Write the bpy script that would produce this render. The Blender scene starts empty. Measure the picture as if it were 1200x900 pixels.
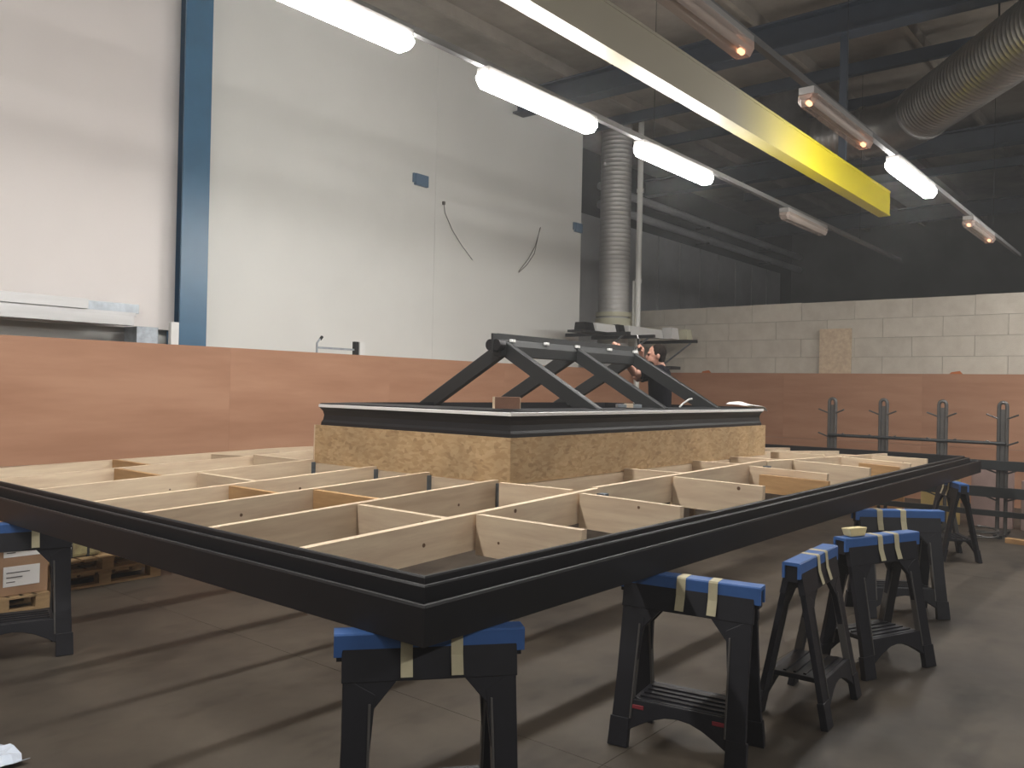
import bpy, bmesh, math, random
from mathutils import Vector, Matrix
random.seed(7)
sc = bpy.context.scene
C = sc.collection

# ---------------------------------------------------------------- camera, world, exposure
cd = bpy.data.cameras.new('camera'); cam = bpy.data.objects.new('camera', cd); C.objects.link(cam)
cd.sensor_width = 36.0; cd.lens = 985.86 / 1200 * 36.0; cd.clip_end = 200
FW = Vector((0.77304, 0.63434, 0.00498)); RT = Vector((0.63412, -0.77295, 0.02098)); UP = Vector((-0.01716, 0.01306, 0.99977))
cam.matrix_world = Matrix(((RT.x, UP.x, -FW.x, -2.1043), (RT.y, UP.y, -FW.y, -2.1045), (RT.z, UP.z, -FW.z, 1.7604), (0, 0, 0, 1)))
sc.camera = cam
w = bpy.data.worlds.new('world'); sc.world = w; w.use_nodes = True
w.node_tree.nodes['Background'].inputs[0].default_value = (0.55, 0.6, 0.7, 1)
w.node_tree.nodes['Background'].inputs[1].default_value = 0.02
_vs = w.node_tree.nodes.new('ShaderNodeVolumeScatter'); _vs.inputs['Density'].default_value = 0.0048; _vs.inputs['Anisotropy'].default_value = 0.35   # thin scatter added to imitate lens veil and lift the blacks
w.node_tree.links.new(_vs.outputs[0], w.node_tree.nodes['World Output'].inputs['Volume'])
sc.view_settings.view_transform = 'Standard'; sc.view_settings.look = 'None'
sc.view_settings.gamma = 1.0; sc.view_settings.use_curve_mapping = False
sc.view_settings.exposure = 0.22
LAMP = 78.0            # emission of the lit fluorescent diffusers

# ---------------------------------------------------------------- materials
MATS = {}
def nd(nt, t, **kw):
    n = nt.nodes.new(t)
    for k, v in kw.items(): setattr(n, k, v)
    return n
def mat(name, col, rough=0.6, metal=0.0, var=0.0, vscale=3.0, stretch=(1, 1, 1), col2=None, bump=0.0, bscale=40.0,
        rand=0.0, spec=0.5, coat=0.0, coords='Object'):
    m = bpy.data.materials.new(name); m.use_nodes = True; nt = m.node_tree
    b = nt.nodes['Principled BSDF']
    b.inputs['Roughness'].default_value = rough; b.inputs['Metallic'].default_value = metal
    b.inputs['Specular IOR Level'].default_value = spec; b.inputs['Coat Weight'].default_value = coat
    b.inputs['Base Color'].default_value = (*col, 1)
    tc = nd(nt, 'ShaderNodeTexCoord'); mp = nd(nt, 'ShaderNodeMapping'); mp.inputs['Scale'].default_value = stretch
    nt.links.new(tc.outputs[coords], mp.inputs['Vector'])
    if var or col2:
        c2 = col2 or tuple(c * (1 - var) for c in col)
        no = nd(nt, 'ShaderNodeTexNoise'); no.inputs['Scale'].default_value = vscale; no.inputs['Detail'].default_value = 6
        no.inputs['Roughness'].default_value = 0.62
        nt.links.new(mp.outputs[0], no.inputs['Vector'])
        rp = nd(nt, 'ShaderNodeValToRGB')
        rp.color_ramp.elements[0].position = 0.36; rp.color_ramp.elements[1].position = 0.66
        rp.color_ramp.elements[0].color = (*c2, 1); rp.color_ramp.elements[1].color = (*col, 1)
        nt.links.new(no.outputs['Fac'], rp.inputs['Fac'])
        out = rp.outputs['Color']
        if rand:
            oi = nd(nt, 'ShaderNodeObjectInfo'); hs = nd(nt, 'ShaderNodeHueSaturation')
            mr = nd(nt, 'ShaderNodeMapRange'); mr.inputs['To Min'].default_value = 1 - rand; mr.inputs['To Max'].default_value = 1 + rand * 0.6
            nt.links.new(oi.outputs['Random'], mr.inputs['Value']); nt.links.new(mr.outputs[0], hs.inputs['Value'])
            nt.links.new(out, hs.inputs['Color']); out = hs.outputs['Color']
            ad = nd(nt, 'ShaderNodeVectorMath', operation='ADD'); ml = nd(nt, 'ShaderNodeMath', operation='MULTIPLY'); ml.inputs[1].default_value = 37
            nt.links.new(oi.outputs['Random'], ml.inputs[0]); nt.links.new(mp.outputs[0], ad.inputs[0]); nt.links.new(ml.outputs[0], ad.inputs[1])
            nt.links.new(ad.outputs[0], no.inputs['Vector'])
        nt.links.new(out, b.inputs['Base Color'])
    if bump:
        n2 = nd(nt, 'ShaderNodeTexNoise'); n2.inputs['Scale'].default_value = bscale; n2.inputs['Detail'].default_value = 4
        nt.links.new(mp.outputs[0], n2.inputs['Vector'])
        bp = nd(nt, 'ShaderNodeBump'); bp.inputs['Strength'].default_value = bump; bp.inputs['Distance'].default_value = 0.01
        nt.links.new(n2.outputs['Fac'], bp.inputs['Height']); nt.links.new(bp.outputs[0], b.inputs['Normal'])
    MATS[name] = m
    return m
def emis(name, col, s):
    m = bpy.data.materials.new(name); m.use_nodes = True; nt = m.node_tree
    for n in list(nt.nodes): nt.nodes.remove(n)
    e = nd(nt, 'ShaderNodeEmission'); e.inputs[0].default_value = (*col, 1); e.inputs[1].default_value = s
    o = nd(nt, 'ShaderNodeOutputMaterial'); nt.links.new(e.outputs[0], o.inputs[0]); MATS[name] = m

mat('white_panel', (0.80, 0.80, 0.765), 0.45, var=0.06, vscale=0.7, bump=0.03, bscale=2)
mat('white_panel_pink', (0.80, 0.75, 0.725), 0.45, var=0.05, vscale=0.7)
mat('grey_panel', (0.50, 0.51, 0.52), 0.5, var=0.2, vscale=1.0)
mat('dark_panel', (0.16, 0.155, 0.15), 0.6, var=0.2, vscale=1.0)
mat('panel_joint', (0.25, 0.25, 0.25), 0.7)
mat('roof_sheet', (0.30, 0.265, 0.225), 0.7, var=0.3, vscale=1.5)
mat('blue_steel', (0.050, 0.150, 0.265), 0.33, var=0.15, vscale=3)
mat('dark_blue_steel', (0.045, 0.06, 0.085), 0.5, var=0.2, vscale=3)
mat('ply', (0.50, 0.270, 0.165), 0.6, col2=(0.41, 0.205, 0.118), vscale=1.1, stretch=(0.5, 0.5, 3.6), rand=0.04)
mat('block', (0.70, 0.65, 0.56), 0.85, col2=(0.62, 0.565, 0.48), vscale=4, bump=0.3, bscale=60, rand=0.05)
mat('mortar', (0.42, 0.38, 0.32), 0.9, var=0.2)
mat('pine', (0.75, 0.61, 0.435), 0.6, col2=(0.61, 0.46, 0.32), vscale=2.2, stretch=(0.8, 7, 7), rand=0.10)
mat('pine_brown', (0.55, 0.33, 0.15), 0.6, col2=(0.42, 0.24, 0.10), vscale=3, stretch=(1, 7, 7), rand=0.1)
mat('knot', (0.14, 0.07, 0.035), 0.7)
mat('osb_side', (0.55, 0.40, 0.22), 0.7, var=0.2)
mat('anthracite', (0.010, 0.010, 0.012), 0.45, var=0.15, vscale=5, spec=0.32)
mat('anthracite_lip', (0.030, 0.031, 0.034), 0.30)
mat('lantern_grey', (0.022, 0.024, 0.025), 0.45, spec=0.35)
mat('strip_white', (0.80, 0.80, 0.78), 0.4)
mat('galv', (0.42, 0.46, 0.50), 0.38, metal=0.8, var=0.3, vscale=14)
mat('hanger_steel', (0.16, 0.20, 0.25), 0.4, metal=0.6, var=0.3, vscale=20)
mat('duct_steel_lit', (0.60, 0.59, 0.57), 0.5, metal=0.4)  # same steel as the overhead duct, paler to imitate its different lighting
mat('duct_steel', (0.40, 0.39, 0.38), 0.33, metal=0.9, var=0.2, vscale=4)
mat('cream_band', (0.62, 0.60, 0.45), 0.6)
mat('white_pipe', (0.80, 0.80, 0.76), 0.35)
mat('alu', (0.62, 0.62, 0.62), 0.35, metal=0.35, var=0.12, vscale=3, stretch=(0.3, 4, 4))
mat('horse_black', (0.014, 0.014, 0.019), 0.5, var=0.2, vscale=10, spec=0.35)
mat('horse_metal', (0.12, 0.115, 0.11), 0.45, metal=0.6)
mat('pad_blue', (0.042, 0.125, 0.360), 0.5, var=0.12, vscale=12)
mat('tape', (0.52, 0.47, 0.31), 0.7, var=0.12, vscale=15)
mat('red_plastic', (0.22, 0.02, 0.03), 0.5)
mat('dark_steel', (0.030, 0.033, 0.035), 0.45, metal=0.3, var=0.2, vscale=6)
mat('rack_grey', (0.13, 0.125, 0.12), 0.4, metal=0.5, var=0.2, vscale=6)
mat('cardboard', (0.36, 0.22, 0.13), 0.8, var=0.12, vscale=4)
mat('block_brown', (0.24, 0.12, 0.075), 0.7, var=0.2, vscale=8)
mat('cardboard_pink', (0.40, 0.28, 0.25), 0.8, var=0.15, vscale=4)
mat('paper', (0.78, 0.77, 0.76), 0.7)
mat('label_print', (0.10, 0.10, 0.10), 0.7)
mat('wrap_green', (0.33, 0.30, 0.15), 0.35, col2=(0.16, 0.12, 0.07), vscale=9)
mat('pallet_wood', (0.42, 0.28, 0.14), 0.75, var=0.25, vscale=5, stretch=(1, 5, 5), rand=0.1)
mat('blue_dark', (0.02, 0.035, 0.10), 0.4, var=0.2)
mat('yellow_board', (0.58, 0.42, 0.16), 0.7, var=0.15)
mat('osb_orange', (0.52, 0.28, 0.12), 0.7, var=0.2, vscale=8)
mat('cable', (0.10, 0.09, 0.08), 0.6)
mat('plate_blue', (0.10, 0.17, 0.26), 0.4)
mat('lamp_body', (0.32, 0.31, 0.30), 0.5)
mat('rail_grey', (0.12, 0.12, 0.12), 0.6)
mat('lamp_tube', (0.55, 0.50, 0.45), 0.3)
mat('foam_yellow', (0.78, 0.66, 0.36), 0.8, var=0.1, vscale=20)
mat('skin', (0.48, 0.25, 0.18), 0.55, var=0.12, vscale=12)
mat('shirt', (0.008, 0.008, 0.012), 0.9, var=0.2, vscale=20, spec=0.1)
mat('trousers', (0.030, 0.030, 0.034), 0.85)
mat('hair', (0.012, 0.008, 0.006), 0.9, bump=0.6, bscale=120, spec=0.1)
mat('boot', (0.03, 0.02, 0.015), 0.6)
mat('orange_clip', (0.55, 0.16, 0.04), 0.6)
mat('plastic_sheet', (0.62, 0.70, 0.82), 0.25)
emis('lamp_on', (1.0, 0.97, 0.93), LAMP)
emis('electrode', (1.0, 0.40, 0.20), 5.0)

def off_diffuser():
    m = bpy.data.materials.new('lamp_off'); m.use_nodes = True; nt = m.node_tree
    b = nt.nodes['Principled BSDF']; b.inputs['Base Color'].default_value = (0.55, 0.46, 0.41, 1); b.inputs['Roughness'].default_value = 0.25
    tr = nd(nt, 'ShaderNodeBsdfTransparent'); mx = nd(nt, 'ShaderNodeMixShader'); mx.inputs[0].default_value = 0.5
    nt.links.new(tr.outputs[0], mx.inputs[1]); nt.links.new(b.outputs[0], mx.inputs[2])
    nt.links.new(mx.outputs[0], nt.nodes['Material Output'].inputs[0]); MATS['lamp_off'] = m
off_diffuser()

def osb():
    m = bpy.data.materials.new('osb'); m.use_nodes = True; nt = m.node_tree; b = nt.nodes['Principled BSDF']; b.inputs['Roughness'].default_value = 0.7
    tc = nd(nt, 'ShaderNodeTexCoord')
    v = nd(nt, 'ShaderNodeTexVoronoi'); v.inputs['Scale'].default_value = 26
    mp = nd(nt, 'ShaderNodeMapping'); mp.inputs['Rotation'].default_value = (0.5, 0.6, 0.7); mp.inputs['Scale'].default_value = (1, 1, 2.2)
    n = nd(nt, 'ShaderNodeTexNoise'); n.inputs['Scale'].default_value = 5; n.inputs['Detail'].default_value = 6
    mxv = nd(nt, 'ShaderNodeMixRGB'); mxv.inputs[0].default_value = 0.12
    nt.links.new(tc.outputs['Object'], mp.inputs[0]); nt.links.new(mp.outputs[0], n.inputs['Vector'])
    nt.links.new(mp.outputs[0], mxv.inputs[1]); nt.links.new(n.outputs['Color'], mxv.inputs[2]); nt.links.new(mxv.outputs[0], v.inputs['Vector'])
    r = nd(nt, 'ShaderNodeValToRGB'); r.color_ramp.elements[0].color = (0.40, 0.255, 0.125, 1); r.color_ramp.elements[1].color = (0.61, 0.43, 0.235, 1)
    e = r.color_ramp.elements.new(0.08); e.color = (0.48, 0.31, 0.15, 1)
    sp = nd(nt, 'ShaderNodeSeparateColor'); nt.links.new(v.outputs['Color'], sp.inputs[0]); nt.links.new(sp.outputs[0], r.inputs[0])
    n2 = nd(nt, 'ShaderNodeTexNoise'); n2.inputs['Scale'].default_value = 3.0; nt.links.new(tc.outputs['Object'], n2.inputs['Vector'])
    r2 = nd(nt, 'ShaderNodeValToRGB'); r2.color_ramp.elements[0].color = (0.80, 0.80, 0.80, 1); r2.color_ramp.elements[0].position = 0.35; r2.color_ramp.elements[1].position = 0.65
    nt.links.new(n2.outputs['Fac'], r2.inputs[0])
    mu = nd(nt, 'ShaderNodeMixRGB', blend_type='MULTIPLY'); mu.inputs[0].default_value = 1
    nt.links.new(r.outputs[0], mu.inputs[1]); nt.links.new(r2.outputs[0], mu.inputs[2]); nt.links.new(mu.outputs[0], b.inputs['Base Color'])
    MATS['osb'] = m
osb()

def concrete():
    m = bpy.data.materials.new('concrete'); m.use_nodes = True; nt = m.node_tree; b = nt.nodes['Principled BSDF']
    tc = nd(nt, 'ShaderNodeTexCoord')
    def noise(sc_, det, st=(1, 1, 1), off=0):
        mp = nd(nt, 'ShaderNodeMapping'); mp.inputs['Scale'].default_value = st; mp.inputs['Location'].default_value = (off, off, off)
        n = nd(nt, 'ShaderNodeTexNoise'); n.inputs['Scale'].default_value = sc_; n.inputs['Detail'].default_value = det; n.inputs['Roughness'].default_value = 0.6
        nt.links.new(tc.outputs['Object'], mp.inputs[0]); nt.links.new(mp.outputs[0], n.inputs['Vector']); return n
    a = noise(0.9, 7); r = nd(nt, 'ShaderNodeValToRGB')
    r.color_ramp.elements[0].position = 0.30; r.color_ramp.elements[0].color = (0.040, 0.032, 0.025, 1)
    r.color_ramp.elements[1].position = 0.68; r.color_ramp.elements[1].color = (0.090, 0.074, 0.056, 1)
    nt.links.new(a.outputs['Fac'], r.inputs[0])
    s = noise(1.7, 3, (0.8, 1.6, 1), 4.3); r2 = nd(nt, 'ShaderNodeValToRGB')
    r2.color_ramp.elements[0].position = 0.30; r2.color_ramp.elements[0].color = (0.45, 0.42, 0.40, 1)
    r2.color_ramp.elements[1].position = 0.43; r2.color_ramp.elements[1].color = (1, 1, 1, 1)
    nt.links.new(s.outputs['Fac'], r2.inputs[0])
    mu = nd(nt, 'ShaderNodeMixRGB', blend_type='MULTIPLY'); mu.inputs[0].default_value = 0.8
    nt.links.new(r.outputs[0], mu.inputs[1]); nt.links.new(r2.outputs[0], mu.inputs[2]); nt.links.new(mu.outputs[0], b.inputs['Base Color'])
    g = noise(2.5, 4, (1, 1, 1), 9); mr = nd(nt, 'ShaderNodeMapRange'); mr.inputs['To Min'].default_value = 0.42; mr.inputs['To Max'].default_value = 0.70; b.inputs['Specular IOR Level'].default_value = 0.35
    nt.links.new(g.outputs['Fac'], mr.inputs['Value']); nt.links.new(mr.outputs[0], b.inputs['Roughness'])
    MATS['concrete'] = m
concrete()

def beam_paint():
    # crane rail: cream colour blending to yellow towards the far end
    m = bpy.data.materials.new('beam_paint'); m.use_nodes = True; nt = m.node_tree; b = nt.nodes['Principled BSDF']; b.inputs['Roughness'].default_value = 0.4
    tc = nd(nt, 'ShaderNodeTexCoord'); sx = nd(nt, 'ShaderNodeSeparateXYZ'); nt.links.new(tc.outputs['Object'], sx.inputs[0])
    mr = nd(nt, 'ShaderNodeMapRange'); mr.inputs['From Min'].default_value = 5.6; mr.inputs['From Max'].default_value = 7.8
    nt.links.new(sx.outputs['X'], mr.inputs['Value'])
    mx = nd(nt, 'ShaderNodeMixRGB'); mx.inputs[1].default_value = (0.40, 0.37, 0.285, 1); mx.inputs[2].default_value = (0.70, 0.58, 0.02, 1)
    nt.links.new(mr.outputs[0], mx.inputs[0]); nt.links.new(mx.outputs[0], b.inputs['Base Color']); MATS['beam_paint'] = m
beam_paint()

# ---------------------------------------------------------------- mesh helpers
class MB:
    def __init__(s): s.v = []; s.f = []
    def add(s, vs, fs, M=None):
        o = len(s.v); s.v += [tuple(M @ Vector(v)) if M else tuple(v) for v in vs]; s.f += [tuple(i + o for i in f) for f in fs]; return s
    def box(s, x0, x1, y0, y1, z0, z1, M=None):
        return s.add([(x0, y0, z0), (x1, y0, z0), (x1, y1, z0), (x0, y1, z0), (x0, y0, z1), (x1, y0, z1), (x1, y1, z1), (x0, y1, z1)],
                     [(0, 3, 2, 1), (4, 5, 6, 7), (0, 1, 5, 4), (1, 2, 6, 5), (2, 3, 7, 6), (3, 0, 4, 7)], M)
    def prism(s, poly, axis, a, b, M=None):
        # poly: 2-D points in the two remaining axes (in order), extruded along axis from a to b
        n = len(poly)
        def p3(p, t):
            return {'x': (t, p[0], p[1]), 'y': (p[0], t, p[1]), 'z': (p[0], p[1], t)}[axis]
        vs = [p3(p, a) for p in poly] + [p3(p, b) for p in poly]
        return s.add(vs, [tuple(range(n))[::-1], tuple(range(n, 2 * n))] + [(i, (i + 1) % n, n + (i + 1) % n, n + i) for i in range(n)], M)
    def tube(s, pts, r, n=10, closed=True):
        pts = [Vector(p) for p in pts]; rs = r if isinstance(r, (list, tuple)) else [r] * len(pts)
        o = len(s.v); prev = None
        for i, p in enumerate(pts):
            t = (pts[min(i + 1, len(pts) - 1)] - pts[max(i - 1, 0)]).normalized()
            a = prev - t * prev.dot(t) if prev else (t.orthogonal())
            a.normalize(); prev = a; b = t.cross(a)
            s.v += [tuple(p + (a * math.cos(k * 2 * math.pi / n) + b * math.sin(k * 2 * math.pi / n)) * rs[i]) for k in range(n)]
        for i in range(len(pts) - 1):
            for k in range(n):
                s.f.append((o + i * n + k, o + i * n + (k + 1) % n, o + (i + 1) * n + (k + 1) % n, o + (i + 1) * n + k))
        if closed:
            s.f.append(tuple(o + k for k in range(n))[::-1]); s.f.append(tuple(o + (len(pts) - 1) * n + k for k in range(n)))
        return s
    def rings(s, rings):
        # rings: list of equal-length vertex loops, capped
        o = len(s.v); n = len(rings[0])
        for r in rings: s.v += [tuple(v) for v in r]
        for i in range(len(rings) - 1):
            for k in range(n):
                s.f.append((o + i * n + k, o + i * n + (k + 1) % n, o + (i + 1) * n + (k + 1) % n, o + (i + 1) * n + k))
        s.f.append(tuple(o + k for k in range(n))[::-1]); s.f.append(tuple(o + (len(rings) - 1) * n + k for k in range(n)))
        return s
    def mesh(s, name, m):
        me = bpy.data.meshes.new(name); me.from_pydata(s.v, [], s.f); 
        bm = bmesh.new(); bm.from_mesh(me); bmesh.ops.recalc_face_normals(bm, faces=bm.faces); bm.to_mesh(me); bm.free()
        me.materials.append(MATS[m]); return me
    def obj(s, name, m, parent=None, bevel=0.0, smooth=False, loc=(0, 0, 0), rot=(0, 0, 0)):
        o = bpy.data.objects.new(name, s.mesh(name, m)); C.objects.link(o); o.parent = parent; o.location = loc; o.rotation_euler = rot
        if smooth:
            for p in o.data.polygons: p.use_smooth = True
            md = o.modifiers.new('edge', 'EDGE_SPLIT'); md.split_angle = math.radians(40)
        if bevel:
            md = o.modifiers.new('bevel', 'BEVEL'); md.width = bevel; md.segments = 2; md.limit_method = 'ANGLE'
        return o
def place(name, me, parent=None, loc=(0, 0, 0), rot=(0, 0, 0)):
    o = bpy.data.objects.new(name, me); C.objects.link(o); o.parent = parent; o.location = loc; o.rotation_euler = rot; return o
def tag(o, label=None, cat=None, group=None, kind=None):
    if label: o['label'] = label
    if cat: o['category'] = cat
    if group: o['group'] = group
    if kind: o['kind'] = kind
    return o
def thing(name, label, cat, loc=(0, 0, 0), rz=0, group=None):
    o = bpy.data.objects.new(name, None); C.objects.link(o); o.location = loc; o.rotation_euler = (0, 0, rz); o.empty_display_size = 0.1
    return tag(o, label, cat, group)
def struct(o, label=None): o['kind'] = 'structure'; return tag(o, label) if label else o
def copy_tree(o, parent=None):
    c = o.copy(); C.objects.link(c); c.parent = parent
    for ch in list(o.children): copy_tree(ch, c)
    return c
R = math.radians

# ================================================================= THE SETTING
# floor: concrete slabs with narrow saw-cut joints
fl = struct(MB().box(-9, 25, -10, 9, -0.12, -0.012).obj('floor', 'mortar'), 'stained grey concrete floor of the workshop')
xs = [-9, -4.75, 1.25, 7.25, 13.25, 19.25, 25]; ys = [-10, -6, 0.05, 6, 9]
for i in range(len(xs) - 1):
    for j in range(len(ys) - 1):
        MB().box(xs[i] + .0015, xs[i + 1] - .0015, ys[j] + .0015, ys[j + 1] - .0015, -0.012, 0).obj('floor_slab', 'concrete', fl)

# white insulated panel wall on the left, seen above the plywood hoarding
wl = struct(MB().box(-9, 10.95, 7.08, 7.2, 0, 7.0).obj('wall_left', 'white_panel'), 'tall white insulated panel wall on the left')
px = [3.0, 7.05, 10.95]
for i in range(len(px) - 1):
    MB().box(px[i] + .002, px[i + 1] - .002, 7.0, 7.08, 0.05, 6.9).obj('wall_panel', 'white_panel', wl)
MB().box(-9, 2.84, 6.93, 7.0, 2.33, 6.9).obj('wall_panel', 'white_panel_pink', wl, bevel=0.01)
# grey wall of the hall beyond, set back
wx = struct(MB().box(10.95, 25, 8.3, 8.4, 0, 7.0).obj('wall_beyond', 'dark_steel'), 'grey panelled wall of the dark hall beyond')
x = 10.97; 
for k, wd in enumerate([4.0, 1.05, 1.1, 1.1, 1.1, 1.1, 1.1, 1.1, 1.1]):
    MB().box(x + .03, x + wd - .03, 8.22, 8.3, 0.05, 5.55).obj('wall_panel', 'grey_panel', wx); x += wd
wf = struct(MB().box(24.8, 25, -10, 8.4, 0, 7.0).obj('wall_far', 'dark_panel'), 'far end wall of the dark hall')
struct(MB().box(-9, 25, -10, -9.8, 0, 7.0).obj('wall_right', 'dark_panel'), 'grey wall on the right side')
struct(MB().box(-9.2, -9, -10, 8.4, 0, 7.0).obj('wall_rear', 'dark_panel'), 'grey wall behind the viewer')
# roof
ce = struct(MB().box(-9, 25, -10, 8.4, 6.98, 7.06).obj('ceiling', 'roof_sheet'), 'dim brown sheeted roof underside')
def ibeam(mb, axis, c, a, b, z0, z1, wd, tf=0.03, tw=0.02):
    poly = [(c - wd / 2, z0), (c + wd / 2, z0), (c + wd / 2, z0 + tf), (c + tw, z0 + tf), (c + tw, z1 - tf), (c + wd / 2, z1 - tf),
            (c + wd / 2, z1), (c - wd / 2, z1), (c - wd / 2, z1 - tf), (c - tw, z1 - tf), (c - tw, z0 + tf), (c - wd / 2, z0 + tf)]
    return mb.prism(poly, axis, a, b)
for x in (-4, 2.5, 9.0, 15.5, 22):
    ibeam(MB(), 'y', x, -10, 8.3, 6.42, 6.8, 0.28).obj('roof_beam', 'dark_blue_steel', ce)
for y in (-8.5, -6.9, -5.3, -3.7, -2.1, -0.5, 1.1, 2.7, 4.3, 5.9):
    MB().box(-9, 25, y - .035, y + .035, 6.8, 6.98).obj('purlin', 'roof_sheet', ce)
for x in (11.0, 12.6, 18.0):
    MB().box(x - .05, x + .05, -10, 6.9, 6.62, 6.8).obj('roof_brace', 'dark_blue_steel', ce)
# block wall at the back
XB = 13.7
wb = struct(MB().box(XB + .012, XB + .22, -9.8, 8.2, 0, 3.49).obj('wall_back', 'mortar'), 'low wall of pale concrete blocks at the back')
CH = 0.345
for c in range(4):
    y = 8.2 - (0.49 if c % 2 else 0); z = 2.155 + c * CH - 0.04
    if c % 2: MB().box(XB, XB + .21, 7.715, 8.2, z + .004, z + CH - .004).obj('block', 'block', wb)
    while y > -6:
        dz = random.uniform(-.012, .004) if c == 3 else 0
        MB().box(XB + random.uniform(-.002, .002), XB + .23, y - .975, y, z + .0025, z + CH - .0025 + dz).obj('block', 'block', wb, bevel=0.004); y -= .98
# blue steel column on the left wall
col = tag(bpy.data.objects.new('steel_column', None), 'blue painted steel column in front of the white wall', 'column'); C.objects.link(col); col.location = (2.95, 6.86, 0)
MB().box(-.165, .165, -.14, -.115, 0, 6.95).obj('flange', 'blue_steel', col, bevel=0.004)
MB().box(-.165, .165, .115, .14, 0, 6.95).obj('flange', 'blue_steel', col)
MB().box(-.012, .012, -.115, .115, 0, 6.95).obj('web', 'blue_steel', col)
MB().box(-.24, .24, -.2, .14, 0, .03).obj('base_plate', 'blue_steel', col)

# plywood hoardings
def hoarding(label, axis, length_edges, fixed):
    h = thing('plywood_hoarding', label, 'hoarding')
    for z0, z1 in ((0.0, 0.930), (0.934, 2.155)):
        for a, b in zip(length_edges[:-1], length_edges[1:]):
            if axis == 'x': MB().box(a + .0004, b - .0004, fixed, fixed + .018, z0, z1).obj('plywood_sheet', 'ply', h)
            else: MB().box(fixed, fixed + .018, a + .0004, b - .0004, z0, z1).obj('plywood_sheet', 'ply', h)
    return h
hl = hoarding('long reddish plywood hoarding in front of the white wall', 'x', [-8.9, -6.48, -4.04, -1.6, 0.84, 3.28, 5.72, 8.16, 10.6, 13.04, 13.54], 6.48)
MB().box(-8.9, 13.5, 6.498, 6.575, 2.05, 2.14).obj('top_rail', 'pine', hl)
hb = hoarding('reddish plywood hoarding below the pale block wall', 'y', [-8, -5.7, -3.26, -.82, 1.62, 4.06, 6.5], 13.56)
for y in (-7.9, -3.3, 1.6, 6.2): MB().box(13.58, 13.69, y, y + .05, 0, 2.1).obj('stud', 'pine', hb)

# ================================================================= OVERHEAD
# crane rail beam
cb = thing('crane_rail', 'cream and yellow overhead steel rail between the two lamp rows', 'beam')
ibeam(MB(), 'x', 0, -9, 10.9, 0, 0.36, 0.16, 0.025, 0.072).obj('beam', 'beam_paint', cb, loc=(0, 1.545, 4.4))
for x in (-4, 2.5, 9.0): MB().box(x - .03, x + .03, 1.50, 1.59, 4.76, 6.42).obj('hanger', 'dark_blue_steel', cb)
# lamp rows
def lamp_meshes():
    def cap(xx, w_, zt, zb):
        return [(xx, -w_, zt), (xx, -w_ * 1.0, (zt + zb) / 2), (xx, -w_ * .62, zb), (xx, w_ * .62, zb), (xx, w_, (zt + zb) / 2), (xx, w_, zt)]
    L = .755
    d = MB().rings([cap(-L, .05, -.01, -.045), cap(-L + .05, .075, 0, -.09), cap(L - .05, .075, 0, -.09), cap(L, .05, -.01, -.045)])
    b = MB().box(-L + .02, L - .02, -.06, .06, 0.001, .055)
    return d, b
dmb, bmb = lamp_meshes()
D_ON = dmb.mesh('diffuser', 'lamp_on'); D_OFF = dmb.mesh('diffuser', 'lamp_off'); BODY = bmb.mesh('housing', 'lamp_body')
TUBE = MB().tube([(-.69, 0, -.035), (.69, 0, -.035)], .016, 10).mesh('tube', 'lamp_tube')
ELEC = MB().tube([(-.02, 0, 0), (.02, 0, 0)], .020, 10).mesh('electrode', 'electrode')
def lamp(x, y, z, lit, label, glow=(1, 1)):
    t = thing('strip_light', label, 'light', (x, y, z), 0, 'fluorescent strip lights on the two rails')
    place('housing', BODY, t); place('diffuser', D_ON if lit else D_OFF, t)
    if not lit:
        for s in (-.033, .033): place('tube', TUBE, t, (0, s, 0))
        for k, s in ((0, -1), (1, 1)):
            if glow[k]: place('electrode', ELEC, t, (s * .67, 0, -.055))
    return t
Y1, Z1, Y2, Z2 = 2.136, 4.13, 0.269, 4.06
lamp(-6.2, Y1, Z1, True, 'added unseen lit strip light of the near rail far behind the viewer')  # lamps out of view on this rail, added to light the frame
lamp(-3.9, Y1, Z1, True, 'added unseen lit strip light of the near rail just behind the viewer')
lamp(-1.6, Y1, Z1, True, 'added lit strip light of the near rail above the frame corner, out of view')
lamp(1.12, Y1, Z1, True, 'lit white strip light at the top edge of the picture')
lamp(3.37, Y1, Z1, True, 'lit white strip light hanging before the white wall')
lamp(5.66, Y1, Z1, True, 'lit white strip light in front of the white vertical pipe')
lamp(9.30, Y1, Z1, False, 'unlit dark strip light at the far end of the left rail', (0, 0))
lamp(2.42, Y2, Z2, False, 'unlit strip light with one glowing end at the top edge', (0, 1))
lamp(5.0, Y2, Z2, False, 'unlit strip light with both ends glowing near the big duct')
lamp(7.32, Y2, Z2, True, 'lit strip light past the end of the yellow rail')
lamp(10.75, Y2, Z2, False, 'far unlit strip light showing two small orange glints')
def rail(label, y, z, x0, x1):
    t = thing('lamp_rail', label, 'rail')
    MB().box(x0, x1, y - .025, y + .025, z, z + .05).obj('trunking', 'rail_grey', t)
    x = x0 + 1.2
    while x < x1:
        MB().tube([(x, y, z + .05), (x, y, 6.98)], .003, 6).obj('hanger_rod', 'dark_steel', t); x += 6.5
Y3, Z3 = -5.2, 4.1  # unseen row and its trunking, added to brighten the near faces
lamp(-2.2, Y3, Z3, True, 'added unseen fill light of the right hand rail, behind the viewer')
lamp(1.2, Y3, Z3, True, 'added unseen fill light of the right hand rail, right of the viewer')
lamp(4.6, Y3, Z3, True, 'added fill light of the right hand rail, farthest ahead out of view')
lamp(9.3, -1.8, Z3, True, 'added fill light right of the frame end, nearer of two out of view')  # unseen pair and its trunking, added to brighten the block wall
lamp(11.9, -1.8, Z3, True, 'added unseen fill light right of the frame end, nearest the block wall')
rail('added unseen trunking carrying two fill lights right of the frame end', -1.8, Z3 + .056, 4, 13.5)
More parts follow.
